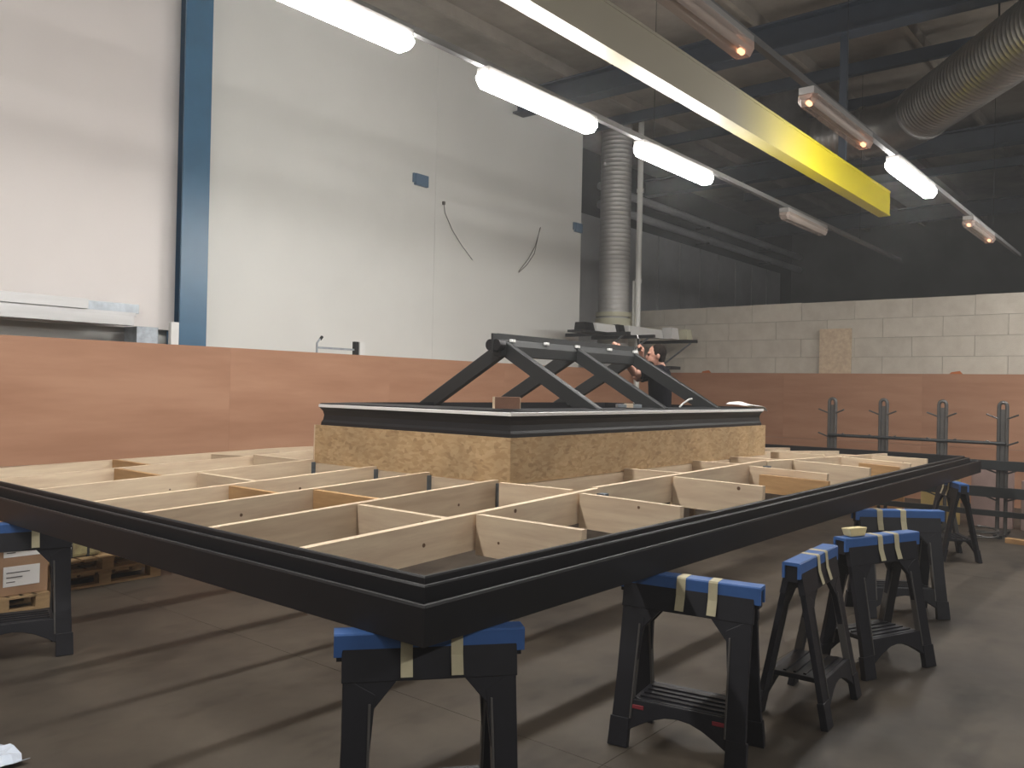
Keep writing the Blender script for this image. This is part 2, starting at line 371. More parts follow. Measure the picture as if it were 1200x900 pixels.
rail('added trunking carrying the out-of-view right hand row of fill lights', Y3, Z3 + .056, -9, 14)
rail('thin trunking carrying the left row of strip lights', Y1, Z1 + .056, -9, 14)
rail('thin trunking carrying the right row of strip lights', Y2, Z2 + .056, -9, 14)

# ducts
def spiral_tube(mb, pts, r, n=28, rib=0.004, pitch=0.085):
    P = [Vector(p) for p in pts]; out = []; rs = []
    for a, b in zip(P[:-1], P[1:]):
        L = (b - a).length; k = max(1, int(L / pitch))
        for i in range(k):
            for f, rr in ((0, 0), (.72, 0), (.80, rib), (.92, rib)):
                out.append(a.lerp(b, (i + f) / k)); rs.append(r + rr)
    out.append(P[-1]); rs.append(r)
    return mb.tube(out, rs, n)
dv = thing('vertical_duct', 'tall ribbed spiral duct beside the end of the white wall', 'duct', (11.95, 6.88, 0))
spiral_tube(MB(), [(0, 0, 0), (0, 0, 6.97)], .30).obj('duct_pipe', 'duct_steel_lit', dv, smooth=True)
for z0, z1, r in ((2.82, 2.95, .37), (3.0, 3.16, .36), (3.2, 3.28, .35)):
    MB().tube([(0, 0, z0), (0, 0, z1)], r, 28).obj('collar', 'cream_band', dv, smooth=True)
dh = thing('overhead_duct', 'large silver spiral duct with an elbow under the roof', 'duct')
dd = Vector((-.79, -.613, 0)); e0 = Vector((11.95, 1.55, 6.0))
spiral_tube(MB(), [(11.95, 3.0, 6.0), (11.95, 2.15, 6.0)], .38).obj('duct_pipe', 'duct_steel', dh, smooth=True)
MB().tube([(11.95, 3.0, 6.0), (11.95, 3.2, 6.03), (11.95, 3.38, 6.15), (11.95, 3.5, 6.33), (11.95, 3.54, 6.55), (11.95, 3.54, 6.97)], .39, 24).obj('elbow', 'duct_steel', dh, smooth=True)
MB().tube([(11.95, 2.15, 6.0), (11.93, 1.85, 6.0), (11.82, 1.6, 6.0), (11.62, 1.36, 6.0), (11.36, 1.14, 6.0)], [.40, .405, .405, .405, .40], 24).obj('elbow', 'duct_steel', dh, smooth=True)
for p, q in (((11.95, 2.2, 6), (11.95, 2.14, 6)), ((11.40, 1.172, 6), (11.35, 1.133, 6))):
    MB().tube([p, q], .425, 24).obj('collar', 'duct_steel', dh, smooth=True)
a0 = Vector((11.36, 1.14, 6.0)); spiral_tube(MB(), [a0, a0 + dd * 9.5], .40).obj('duct_pipe', 'duct_steel', dh, smooth=True)
for t_ in (2.0, 5.5): 
    p = a0 + dd * t_; MB().tube([p, p + Vector((0, 0, .98))], .012, 6).obj('hanger_rod', 'dark_steel', dh)
wp = thing('white_pipe', 'slim white vertical pipe beside the ribbed duct', 'pipe', (12.0, 6.36, 0))
MB().tube([(0, 0, 0), (0, 0, 6.98)], .055, 16).obj('pipe', 'white_pipe', wp, smooth=True)
for z in (3.85, 5.6): MB().tube([(0, 0, z), (0, 0, z + .07)], .068, 16).obj('joint_collar', 'white_pipe', wp, smooth=True)
MB().tube([(.03, .11, 2.9), (.03, .11, 3.9)], .03, 10).obj('branch_pipe', 'white_pipe', wp, smooth=True)
# pipes along the wall beyond
for z, lab in ((5.75, 'lower grey pipe running along the dark hall wall'), (6.15, 'upper grey pipe running along the dark hall wall')):
    t = thing('service_pipe', lab, 'pipe'); MB().tube([(13.0, 7.95, z), (24.6, 7.95, z)], .09, 12).obj('pipe', 'grey_panel', t, smooth=True)
    for x in (14, 18, 22): MB().box(x - .03, x + .03, 7.86, 8.225, z - .14, z - .092).obj('bracket', 'dark_steel', t)

# ================================================================= THE ROOF FRAME
LX, LY = 9.64, 5.35
BX0, BX1, BY0, BY1 = 2.392, 6.785, 1.587, 3.76
rf = thing('roof_frame', 'black edged flat roof frame of pale timber joists on sawhorses', 'roof frame')
PROF = [(0, .84), (0, .978), (.004, .987), (.014, .987), (.018, .978), (.020, .950), (.060, .950), (.062, .968), (.072, .968), (.074, .950), (.104, .950), (.106, 1.016), (.111, 1.022), (.124, 1.022),
        (.128, 1.004), (.150, 1.004), (.153, 1.036), (.158, 1.042), (.172, 1.042), (.176, 1.036), (.176, .90), (.15, .84)]
def rect_side(prof, x0, y0, x1, y1, side):
    # mitred extrusion round a rectangle; prof s is measured inwards
    def pt(s, z, end):
        if side == 0: return ((x0 + s) if end == 0 else (x1 - s), y0 + s, z)
        if side == 1: return (x1 - s, (y0 + s) if end == 0 else (y1 - s), z)
        if side == 2: return ((x1 - s) if end == 0 else (x0 + s), y1 - s, z)
        return (x0 + s, (y1 - s) if end == 0 else (y0 + s), z)
    n = len(prof)
    return MB().add([pt(s, z, 0) for s, z in prof] + [pt(s, z, 1) for s, z in prof],
                    [tuple(range(n)), tuple(range(2 * n - 1, n - 1, -1))] + [(i, n + i, n + (i + 1) % n, (i + 1) % n) for i in range(n)])
for s in range(4): rect_side(PROF, 0, 0, LX, LY, s).obj('fascia_rail', 'anthracite', rf)
for (x_, y_) in ((.045, .10), (.10, .05), (.075, .075)):
    MB().tube([(x_, y_, .95), (x_, y_, .962)], .008, 8).obj('screw', 'galv', rf)

TH, DP = .045, .195
def timber(name, a, b, m='pine', th=TH, dp=DP, parent=rf, knots=True):
    a = Vector(a); b = Vector(b); L = (b - a).length     # a, b: top centre line
    o = MB().box(0, L, -th / 2, th / 2, -dp, 0).obj(name, m, parent)
    d = (b - a) / L; yy = Vector((0, 0, 1)).cross(d).normalized(); zz = d.cross(yy)
    o.matrix_local = Matrix(((d.x, yy.x, zz.x, a.x), (d.y, yy.y, zz.y, a.y), (d.z, yy.z, zz.z, a.z), (0, 0, 0, 1)))
    if knots and L > .5:
        for k in range(max(1, int(L * .9))):
            u = random.uniform(.15, L - .15); v = random.uniform(-dp * .8, -.03); r = random.uniform(.006, .014)
            for sd in (-1, 1):
                MB().tube([(u, sd * (th / 2 - .002), v), (u, sd * (th / 2 + .0006), v)], r, 8).obj('knot', 'knot', o)
    return o
ZL, ZB = 1.040, 1.122       # joist tops at the rim and at the upstand
JY = dict(E=.945, D=1.685, Cc=2.355, B=2.945, A=3.735, Z=4.505, F=5.13)
XL, XR = .182, LX - .182
timber('joist', (XL, JY['E'], ZL), (2.50, JY['E'], 1.12)); timber('joist', (2.50, JY['E'] + .012, 1.125), (5.25, JY['E'] + .012, 1.155)); timber('joist', (5.25, JY['E'], 1.15), (9.0, JY['E'], 1.045))
for k in ('D', 'Cc', 'B'):
    timber('joist', (XL, JY[k], ZL), (BX0 - .03, JY[k], ZB)); timber('joist', (BX1 + .03, JY[k], ZB), (XR, JY[k], ZL - .03))
timber('joist', (XL, JY['A'], ZL), (BX0 - .03, JY['A'], ZB)); timber('joist', (BX1 + .03, JY['A'] - .05, ZB), (XR, JY['A'] - .05, ZL - .03))
timber('joist', (XL, JY['Z'], ZL), (3.3, JY['Z'], 1.135)); timber('joist', (3.3, JY['Z'], 1.135), (6.2, JY['Z'], 1.135)); timber('joist', (6.2, JY['Z'], 1.135), (XR, JY['Z'], ZL - .03))
timber('joist', (XL, JY['F'], ZL + .01), (3.0, JY['F'], 1.105)); timber('joist', (3.0, JY['F'], 1.105), (6.6, JY['F'], 1.10)); timber('joist', (6.6, JY['F'], 1.10), (XR, JY['F'], ZL))
# trimmers below the upstand
for a, b in (((BX0, BY0 - .0, 1.088), (BX1, BY0, 1.088)), ((BX0, BY1, 1.088), (BX1, BY1, 1.088)), ((BX0, BY0, 1.088), (BX0, BY1, 1.088)), ((BX1, BY0, 1.088), (BX1, BY1, 1.088))):
    d = Vector(b) - Vector(a); n = Vector((-d.y, d.x, 0)).normalized() * 0
    timber('trimmer', a, b, dp=.20, knots=False)
# noggins, staggered in two lines between the long joists
names = ['F', 'Z', 'A', 'B', 'Cc', 'D', 'E']
xo = [1.33, 1.05, 1.31, 1.08, 1.32, 1.12]; h = TH / 2 + .002
for i in range(6):
    ya, yb = JY[names[i]], JY[names[i + 1]]; x = xo[i]; z = ZL + (x - .18) / 2.2 * .082 - .006
    timber('noggin', (x, ya - h, z), (x, yb + h, z), m='pine_brown' if i in (0, 1, 3, 4) else 'pine', dp=.17, knots=i in (2, 5))
for x, z in ((2.30, 1.115),):
    timber('noggin', (x, JY['Z'] - h, z), (x, JY['A'] + h, z))
timber('noggin', (2.26, JY['F'] - h, 1.08), (2.26, JY['Z'] + h, 1.10))
# short joists from the long joist to the front rail
for x, y0, y1, z0, z1 in ((1.30, .90, .215, 1.078, 1.078), (2.27, .90, .20, 1.110, 1.100), (3.50, .915, .225, 1.130, 1.120), (4.86, .915, .25, 1.130, 1.115), (5.86, .915, .21, 1.128, 1.105), (7.22, .90, .21, 1.095, 1.070), (8.3, .90, .30, 1.06, 1.055)):
    timber('short_joist', (x, y0, z0), (x, y1, z1), dp=.215)
timber('short_joist', (4.80, .80, 1.07), (4.80, .22, 1.06), m='pine_brown', dp=.15, knots=False)
timber('short_joist', (7.16, .70, 1.045), (7.16, .30, 1.03), m='pine_brown', dp=.13, knots=False)
for x in (2.27, 3.86, 5.06, 5.87, 6.9): timber('short_joist', (x, BY0 - .025, 1.12), (x, JY['E'] + .035, 1.125), dp=.205, knots=False)
for x in (7.6, 8.4): 
    for a, b in (('D', 'E'), ('Cc', 'D'), ('B', 'Cc')): timber('noggin', (x, JY[a] - h, 1.04), (x, JY[b] + h, 1.04), knots=False)
# steel hangers at the joist ends
HG = MB().box(-.004, .03, -.034, .034, -.19, -.005).mesh('joist_hanger', 'hanger_steel')
for k in ('D', 'Cc', 'B', 'A'): place('joist_hanger', HG, rf, (BX0 - .055, JY[k], 1.105))
place('joist_hanger', MB().box(-.03, .03, -.004, .05, -.2, -.02).mesh('joist_hanger', 'hanger_steel'), rf, (2.50, JY['E'] - .075, 1.11))
place('joist_hanger', MB().box(-.03, .03, -.004, .05, -.2, -.02).mesh('joist_hanger', 'hanger_steel'), rf, (5.2, JY['E'] - .06, 1.13))
place('joist_hanger', MB().box(-.05, .05, -.004, .004, -.11, 0).mesh('joist_hanger', 'plate_blue'), rf, (2.36, .30, 1.06))

# ================================================================= OSB UPSTAND
up = thing('osb_upstand', 'chipboard box upstand with black moulded rim on the roof frame', 'upstand')
T = .018; z0, z1 = 1.092, 1.414
MB().box(BX0, BX0 + T, BY0, BY1, z0, z1).obj('osb_panel', 'osb', up)
MB().box(BX1 - T, BX1, BY0, BY1, z0, z1).obj('osb_panel', 'osb', up)
MB().box(BX0 + T, BX1 - T, BY0, BY0 + T, z0, z1).obj('osb_panel', 'osb', up)
MB().box(BX0 + T, BX1 - T, BY1 - T, BY1, z0, z1).obj('osb_panel', 'osb', up)
MB().box(BX0 - .004, BX0 - .0005, BY1 - .012, BY1 + .0, z0, z1).obj('corner_batten', 'pine', up)
TX0, TX1, TY0, TY1 = BX0 + .0, BX1 - .07, BY0 + .0, BY1 - .06
KP = [(.012, 1.414), (.014, 1.44), (.024, 1.46), (.030, 1.50), (.022, 1.535), (.004, 1.560), (.0, 1.567), (.0, 1.590), (.008, 1.600), (.20, 1.612), (.20, 1.45), (.19, 1.414)]
for s in range(4):
    k = rect_side(KP, TX0, TY0, TX1, TY1, s).obj('rim_moulding', 'anthracite', up)
SP = [(-.004, 1.566), (-.004, 1.588), (.006, 1.594), (.006, 1.566)]
for s in range(4): rect_side(SP, TX0, TY0, TX1, TY1, s).obj('white_strip', 'strip_white', up)

# ================================================================= LANTERN FRAME
ln = thing('lantern_frame', 'dark grey aluminium roof lantern ridge with sloping rafters', 'lantern frame')
YR = 2.67
MB().prism([(YR - .045, 2.04), (YR + .045, 2.04), (YR + .05, 2.13), (YR + .035, 2.185), (YR - .035, 2.185), (YR - .05, 2.13)], 'x', 3.50, 5.80).obj('ridge_beam', 'lantern_grey', ln, bevel=0.004)
MB().box(3.50, 5.78, YR - .012, YR + .012, 2.185, 2.238).obj('ridge_fin', 'lantern_grey', ln)
def rafter(x, sgn):
    a = Vector((x, YR - sgn * .045, 2.165)); b = Vector((x, YR - sgn * 1.0, 1.625))
    d = (b - a).normalized(); L = (b - a).length + .03
    nrm = Vector((0, -sgn * .492, .87)); nrm = (nrm - d * nrm.dot(d)).normalized(); xx = d.cross(nrm)
    o = MB().prism([(-.032, -.125), (.032, -.125), (.032, -.008), (.024, 0), (-.024, 0), (-.032, -.008)], 'x', 0, L).obj('rafter', 'lantern_grey', ln)
    yy = nrm.cross(d)
    o.matrix_local = Matrix(((d.x, yy.x, nrm.x, a.x), (d.y, yy.y, nrm.y, a.y), (d.z, yy.z, nrm.z, a.z), (0, 0, 0, 1)))
for x in (3.60, 4.68, 5.75):
    for s in (1, -1): rafter(x, s)
# ridge end boss with two round lugs
MB().tube([(3.44, YR - .035, 2.135), (3.52, YR - .035, 2.135)], .05, 16).obj('ridge_lug', 'anthracite', ln, smooth=True)
MB().tube([(3.44, YR + .035, 2.135), (3.52, YR + .035, 2.135)], .05, 16).obj('ridge_lug', 'anthracite', ln, smooth=True)
MB().box(3.43, 3.5, YR - .012, YR + .012, 2.07, 2.235).obj('ridge_boss', 'lantern_grey', ln)
for x in (3.62, 4.12, 4.62, 5.2, 5.7): MB().box(x, x + .06, YR - .062, YR - .035, 2.165, 2.192).obj('fixing_clip', 'strip_white', ln, bevel=0.004)

# small things lying on the rim
def on_rim(name, label, cat, mb, m, **kw): return tag(mb.obj(name, m, None, **kw), label, cat)
wbk = thing('timber_block', 'reddish brown timber block on the corner of the black rim', 'block', (2.50, 1.72, 1.613), R(-40))
MB().box(-.09, .09, -.04, .04, 0, .085).obj('block', 'block_brown', wbk, bevel=0.003)
for s in (-1, 1): MB().box(min(s * .09, s * .095), max(s * .09, s * .095), -.038, .038, .002, .083).obj('end_grain', 'pine', wbk)
tl = thing('offcut', 'small pale offcut lying on the black rim below the rafters', 'offcut', (4.15, 1.72, 1.613), R(-38))
MB().box(-.11, .11, -.03, .03, 0, .03).obj('offcut_body', 'galv', tl, bevel=0.004); MB().box(-.03, .03, -.031, .031, .0, .036).obj('offcut_band', 'pine', tl)
st = thing('white_stay', 'thin white bent stay rising from the rim behind the upstand', 'stay', (5.12, 1.75, 1.613))
MB().tube([(0, 0, 0), (.03, -.02, .035), (.075, -.06, .075), (.10, -.08, .08)], .009, 8).obj('stay_rod', 'strip_white', st, smooth=True)
pp = MB(); cols = 9; grid = []
for i in range(cols):
    for j in range(6):
        u = i / (cols - 1); v = j / 5
        zz = 1.616 - .004 * u + (.012 * math.sin(u * 6 + v * 2)) * (1 if v > .3 else .3)
        zz += .05 * math.sin(min(u, .8) * math.pi) * v
        if u > .75: zz -= (u - .75) ** 2 * .9
        grid.append((6.32 + u * .50, 1.60 + v * .24 + .02 * math.sin(u * 5), zz + .012))
for i in range(cols - 1):
    for j in range(5): pp.f.append((i * 6 + j, (i + 1) * 6 + j, (i + 1) * 6 + j + 1, i * 6 + j + 1))
pp.v = grid; po = pp.obj('paper_sheet', 'paper'); md = po.modifiers.new('thick', 'SOLIDIFY'); md.thickness = .002
tag(po, 'crumpled white paper sheet at the right end of the black rim', 'paper')

# ================================================================= SAWHORSES
def sawhorse(label, x, y, ang, hgt=.84, latch=False, taped=(-.07, .10), cats='sawhorse'):
    t = thing('sawhorse', label, cats, (x, y, 0), R(ang), 'blue topped sawhorses')
    ph = .085; zt = hgt - ph + .03; half = .36
    top_y, bot_y = .030, .185
    for s in (1, -1):
        # sloping plane of one side: local (u along x, v up the slope)
        sl = math.atan2(bot_y - top_y, zt); Ls = math.hypot(bot_y - top_y, zt)
        M = Matrix.Translation((0, s * bot_y, 0)) @ Matrix.Rotation(s * sl, 4, 'X')
        def pr(name, poly, th=.030, m='horse_black'):
            o = MB().prism(poly, 'y', -th / 2, th / 2).obj(name, m, t, bevel=0.003); o.matrix_local = M; return o
        for e in (1, -1):
            pr('leg', [(e * .205, Ls - .17), (e * .325, Ls - .10), (e * .325, .45 * Ls), (e * .335, .01), (e * .245, .01), (e * .235, .40 * Ls)][::e])
            pr('gusset', [(e * .12, Ls - .115), (e * .325, Ls - .115), (e * .325, Ls - .21), (e * .215, Ls - .225)][::e], .026)
            pr('foot', [(e * .240, .0), (e * .342, .0), (e * .338, .14), (e * .240, .14)][::e], .038)
            pr('edge_strip', [(e * .222, Ls - .20), (e * .232, Ls - .20), (e * .240, .14), (e * .230, .14)][::e], .040, 'horse_metal')
        pr('apron', [(-.33, Ls - .125), (.33, Ls - .125), (.33, Ls), (-.33, Ls)], .034)
        # arched lower rail
        arch = [(-.25, .17), (-.25, .08)] + [(-.25 + .5 * k / 8, .08 + .10 * math.sin(math.pi * k / 8)) for k in range(1, 8)] + [(.25, .08), (.25, .17), (.25, .235), (-.25, .235)]
        pr('lower_rail', arch, .028)
        if latch and s == -1:
            for e in (-.2, .2): pr('latch', [(e - .03, .19), (e + .03, .19), (e + .03, .21), (e - .03, .21)], .034, 'red_plastic')
    MB().box(-.235, .235, -.13, .13, .205, .232).obj('tray', 'horse_black', t, bevel=0.004)
    for k in range(4): MB().box(-.21, .21, -.10 + k * .055, -.085 + k * .055, .232, .240).obj('tray_rib', 'horse_black', t)
    MB().prism([(-.048, hgt - ph), (-.048, hgt - .006), (-.042, hgt), (.042, hgt), (.048, hgt - .006), (.048, hgt - ph), (.034, hgt - ph), (.034, hgt - .018), (-.034, hgt - .018), (-.034, hgt - ph)], 'x', -half, half).obj('top_pad', 'pad_blue', t)
    MB().box(-half + .01, half - .01, -.033, .033, hgt - ph - .02, hgt - .02).obj('top_rail', 'horse_black', t)
    for u in taped:
        MB().prism([(-.083, hgt - .158), (-.0590, hgt - ph - .004), (-.050, hgt - .006), (-.043, hgt + .0018), (.043, hgt + .0018), (.050, hgt - .006), (.0590, hgt - ph - .004), (.083, hgt - .158), (.081, hgt - .158), (.0572, hgt - ph - .004), (.0482, hgt - .006), (.042, hgt + .0003), (-.042, hgt + .0003), (-.0482, hgt - .006), (-.0572, hgt - ph - .004), (-.081, hgt - .158)], 'x', u, u + .045).obj('tape_band', 'tape', t)
    return t
sawhorse('blue topped black sawhorse right under the near frame corner', .20, .165, -39, hgt=.839, taped=(-.115, .075))
sawhorse('blue topped sawhorse with red latches, right of the frame corner', 1.72, -.14, -80, hgt=.839, latch=True, taped=(-.05, .11))
sawhorse('small sawhorse seen end-on, third from the frame corner', 2.69, -.40, 3, hgt=.86, taped=(-.06, .09))
sawhorse('loose sawhorse carrying a yellow foam block', 3.70, -.47, -22, hgt=.855, taped=(-.06, .10))
sawhorse('sawhorse half under the frame behind the yellow foam block', 5.20, -.20, -50, hgt=.839, taped=(-.19, .0))
sawhorse('farthest sawhorse under the right end of the frame', 8.20, .02, 30, hgt=.839)
sawhorse('sawhorse under the left rail beside the labelled carton', .04, 3.74, -18, hgt=.839, taped=(-.14, .1))

fb = thing('foam_block', 'small yellow foam block on a blue sawhorse top', 'foam block', (3.50, -.385, .858), R(-22))
MB().add([(-.065, -.03, 0), (.065, -.03, 0), (.075, .035, 0), (-.06, .035, 0), (-.085, -.035, .055), (.08, -.035, .055), (.08, .04, .05), (-.08, .04, .05)],
         [(0, 3, 2, 1), (4, 5, 6, 7), (0, 1, 5, 4), (1, 2, 6, 5), (2, 3, 7, 6), (3, 0, 4, 7)]).obj('foam', 'foam_yellow', fb, bevel=0.006)

# ================================================================= LEFT: UNDER THE FRAME
def pallet(label, x, y, z, rz=0, L=1.2, W=.8, kind='pallet'):
    t = thing(kind, label, 'pallet', (x, y, z), rz)
    for k in range(3): MB().box(-L / 2, L / 2, -W / 2 + k * (W - .1) / 2, -W / 2 + .1 + k * (W - .1) / 2, 0, .02).obj('bottom_board', 'pallet_wood', t)
    for i in range(3):
        for j in range(3):
            MB().box(-L / 2 + i * (L - .1) / 2, -L / 2 + .1 + i * (L - .1) / 2, -W / 2 + j * (W - .1) / 2, -W / 2 + .1 + j * (W - .1) / 2, .02, .10).obj('pallet_block', 'pallet_wood', t)
    for k in range(7): 
        x0_ = -L / 2 + k * (L - .12) / 6; MB().box(x0_, x0_ + .12, -W / 2, W / 2, .10, .12).obj('deck_board', 'pallet_wood', t, bevel=0.003)
    return t
pallet('lower wooden pallet beside the plywood under the frame', 1.29, 5.55, 0, 0, 1.0)
pallet('upper wooden pallet stacked under the wrapped packs', 1.30, 5.55, .121, R(2), 1.0)
for k, (xx, yy, zz, sx, sy, sz, lb) in enumerate(((1.08, 5.48, .245, .46, .45, .19, 'left shrink-wrapped olive pack on the pallets'), (1.52, 5.52, .245, .34, .40, .12, 'right shrink-wrapped olive pack on the pallets'))):
    t = thing('wrapped_pack', lb, 'package', (xx, yy, zz), R(4 * k))
    MB().box(-sx / 2, sx / 2, -sy / 2, sy / 2, 0, sz).obj('pack', 'wrap_green', t, bevel=0.03)
    for j in range(3): MB().box(-sx / 2 + .05 + j * .14, -sx / 2 + .07 + j * .14, -sy / 2 - .004, sy / 2 + .004, -.003 + .004, sz + .004).obj('strap', 'dark_steel', t)
    MB().box(-.16, -.05, -sy / 2 - .006, -sy / 2 - .002, .03, .11).obj('paper_label', 'paper', t, rot=(0, R(12), 0))
ct = thing('carton', 'brown cardboard carton with two white labels behind a sawhorse', 'carton', (.36, 5.05, 0.1205), R(-3))
MB().box(-.33, .33, -.25, .25, 0, .50).obj('carton_body', 'cardboard', ct, bevel=0.006)
for z in (.07, .29):
    lb = MB().box(.02, .27, -.254, -.2505, z, z + .15).obj('paper_label', 'paper', ct)
    for q in range(3): MB().box(.04, .10 + .05 * q, -.256, -.2545, z + .03 + q * .035, z + .037 + q * .035).obj('print_line', 'label_print', lb)
MB().box(-.33, .33, -.03, .03, .5005, .503).obj('tape_strip', 'tape', ct)
pallet('small pallet under the brown carton', .36, 5.05, 0, R(-3), .66, .6)
ps = MB()
for i in range(7):
    for j in range(7):
        ps.v.append((-.15 + .05 * i + random.uniform(-.012, .012), -.15 + .05 * j + random.uniform(-.012, .012), max(.004, .05 - .0012 * ((i - 3) ** 2 + (j - 3) ** 2) * 2 + random.uniform(-.014, .014))))
for i in range(6):
    for j in range(6): ps.f.append((i * 7 + j, (i + 1) * 7 + j, (i + 1) * 7 + j + 1, i * 7 + j + 1))
po = ps.obj('plastic_sheet', 'plastic_sheet', None, loc=(-.66, 2.16, .002)); md = po.modifiers.new('thick', 'SOLIDIFY'); md.thickness = .003
tag(po, 'crumpled pale blue plastic scrap on the floor at the left edge', 'plastic')

# ================================================================= LEFT WALL DETAILS
# aluminium profiles resting on the hoarding rail
sh = thing('wall_shelf', 'grey wall brackets carrying aluminium profiles above the hoarding', 'shelf', (0, 0, 0))
for x in (-3.0, -.4, 2.36):
    MB().box(x - .10, x + .14, 6.64, 6.92, 2.10, 2.335).obj('bracket', 'galv', sh, bevel=0.004)
for i, (x1, y0, y1, za, zb_, lb) in enumerate(((2.22, 6.62, 6.74, 2.336, 2.435, 'lower bright aluminium profile above the left hoarding'), (2.26, 6.66, 6.86, 2.437, 2.475, 'middle aluminium profile in the stack above the hoarding'), (1.75, 6.63, 6.74, 2.477, 2.575, 'upper aluminium profile in the stack above the hoarding'))):
    t = thing('aluminium_profile', lb, 'profile', (0, 0, 0), 0, 'aluminium profiles above the hoarding')
    MB().prism([(y0, za), (y1, za), (y1, za + .012), (y0 + .015, za + .012), (y0 + .015, zb_ - .012), (y1, zb_ - .012), (y1, zb_), (y0, zb_)], 'x', -5, x1).obj('channel', 'alu', t)
t = thing('aluminium_profile', 'short dark profile end on top of the aluminium stack', 'profile'); 
MB().prism([(6.76, 2.477), (6.86, 2.477), (6.86, 2.49), (6.78, 2.49), (6.78, 2.56), (6.86, 2.56), (6.86, 2.573), (6.76, 2.573)], 'x', 1.3, 2.34).obj('channel', 'galv', t)
t = thing('white_upstand', 'small white upright block beside the blue column', 'block', (2.62, 6.55, 2.141)); MB().box(-.04, .05, -.03, .03, 0, .26).obj('block', 'strip_white', t, bevel=.003)
# clamp-like bracket on top of the hoarding
t = thing('window_stay', 'small bar with dark ends standing on the hoarding rail', 'bracket', (4.55, 6.56, 2.141))
MB().tube([(0, 0, 0), (0, 0, .14), (.05, 0, .2)], .012, 8).obj('peg', 'galv', t); MB().tube([(.05, 0, .19), (.08, 0, .225)], .02, 8).obj('knob', 'anthracite', t)
MB().box(0, .62, -.012, .012, .07, .095).obj('bar', 'galv', t); MB().box(.60, .655, -.03, .03, 0, .19).obj('end_block', 'anthracite', t)
t = thing('white_offcut', 'white profile offcut upright on the hoarding rail', 'offcut', (5.27, 6.56, 2.141)); MB().box(-.045, .045, -.03, .03, 0, .19).obj('offcut', 'strip_white', t, bevel=.004)
for x, z, s, lb in ((6.72, 4.84, .13, 'blue plate fixed to the middle of the white wall'), (10.82, 4.79, .11, 'blue plate fixed near the right end of the white wall')):
    t = thing('wall_plate', lb, 'plate', (x, 6.995, z)); MB().box(-s, s, -.05, 0.004, -.085, .085).obj('plate', 'plate_blue', t, bevel=.006); MB().box(-s - .03, -s, -.03, 0.004, -.05, .085).obj('plate_tab', 'plate_blue', t)
t = thing('wall_cable', 'thin curved cable hanging on the white wall below the blue plate', 'cable')
MB().tube([(7.22, 6.985, 4.62), (7.25, 6.985, 4.45), (7.40, 6.96, 4.2), (7.6, 6.95, 4.0), (7.88, 6.96, 3.80)], .0055, 6).obj('cable', 'cable', t, smooth=True)
MB().box(7.20, 7.24, 6.97, 7.0, 4.57, 4.62).obj('cable_clip', 'cable', t)
t = thing('wall_cable', 'double dark cable hanging near the right of the white wall', 'cable')
MB().tube([(9.68, 6.985, 4.62), (9.5, 6.96, 4.25), (9.3, 6.95, 4.0), (9.06, 6.96, 3.76)], .0055, 6).obj('cable', 'cable', t, smooth=True)
MB().tube([(9.66, 6.985, 4.60), (9.46, 6.94, 4.12), (9.25, 6.93, 3.9), (9.05, 6.95, 3.74)], .0055, 6).obj('cable', 'cable', t, smooth=True)
# cantilever rack on the far left wall
rk = thing('cantilever_rack', 'dark cantilever arms on the wall behind the man', 'rack')
for x in (10.4, 11.25, 12.9):
    MB().box(x - .03, x + .03, 5.55, 6.46, 2.72, 2.78).obj('arm', 'dark_steel', rk); MB().tube([(x, 5.68, 2.72), (x, 6.47, 2.17)], .018, 8).obj('brace', 'galv', rk); MB().box(x - .03, x + .03, 6.46, 6.9, 2.72, 2.78).obj('arm_root', 'dark_steel', rk)
MB().box(12.6, 13.0, 5.95, 6.3, 2.20, 2.26).obj('lower_arm', 'dark_steel', rk)
for x0_, x1_, y_, h_, m_, lb in ((9.75, 10.05, 6.15, .14, 'anthracite', 'black end cap pack on the cantilever arms'), (10.1, 10.75, 6.15, .15, 'strip_white', 'left white carton on the cantilever arms'), (10.8, 11.05, 6.15, .17, 'anthracite', 'dark pack between white cartons on the cantilever arms'),
                                 (11.1, 12.35, 6.10, .17, 'strip_white', 'long white carton on the cantilever arms'), (12.42, 12.72, 5.95, .22, 'paper', 'white folded sheet pack at the right of the cantilever arms'), (12.76, 12.98, 5.8, .20, 'cream_band', 'cream pack at the tip of the cantilever arms')):
    t = thing('rack_pack', lb, 'package', ((x0_ + x1_) / 2, y_, 2.781)); hw = (x1_ - x0_) / 2
    MB().add([(-hw, -.12, 0), (hw, -.12, 0), (hw, .12, 0), (-hw, .12, 0), (-hw, -.10, h_), (hw - .04, -.10, h_), (hw - .04, .1, h_), (-hw, .1, h_)], [(0, 3, 2, 1), (4, 5, 6, 7), (0, 1, 5, 4), (1, 2, 6, 5), (2, 3, 7, 6), (3, 0, 4, 7)]).obj('pack', m_, t, bevel=.006)
MB().box(9.6, 13.0, 5.99, 6.05, 2.7801 - .0002, 2.7805).obj('shelf_strip', 'dark_steel', rk)
MB().box(9.6, 10.4, 6.0, 6.3, 2.74, 2.779).obj('shelf_board', 'dark_steel', rk)
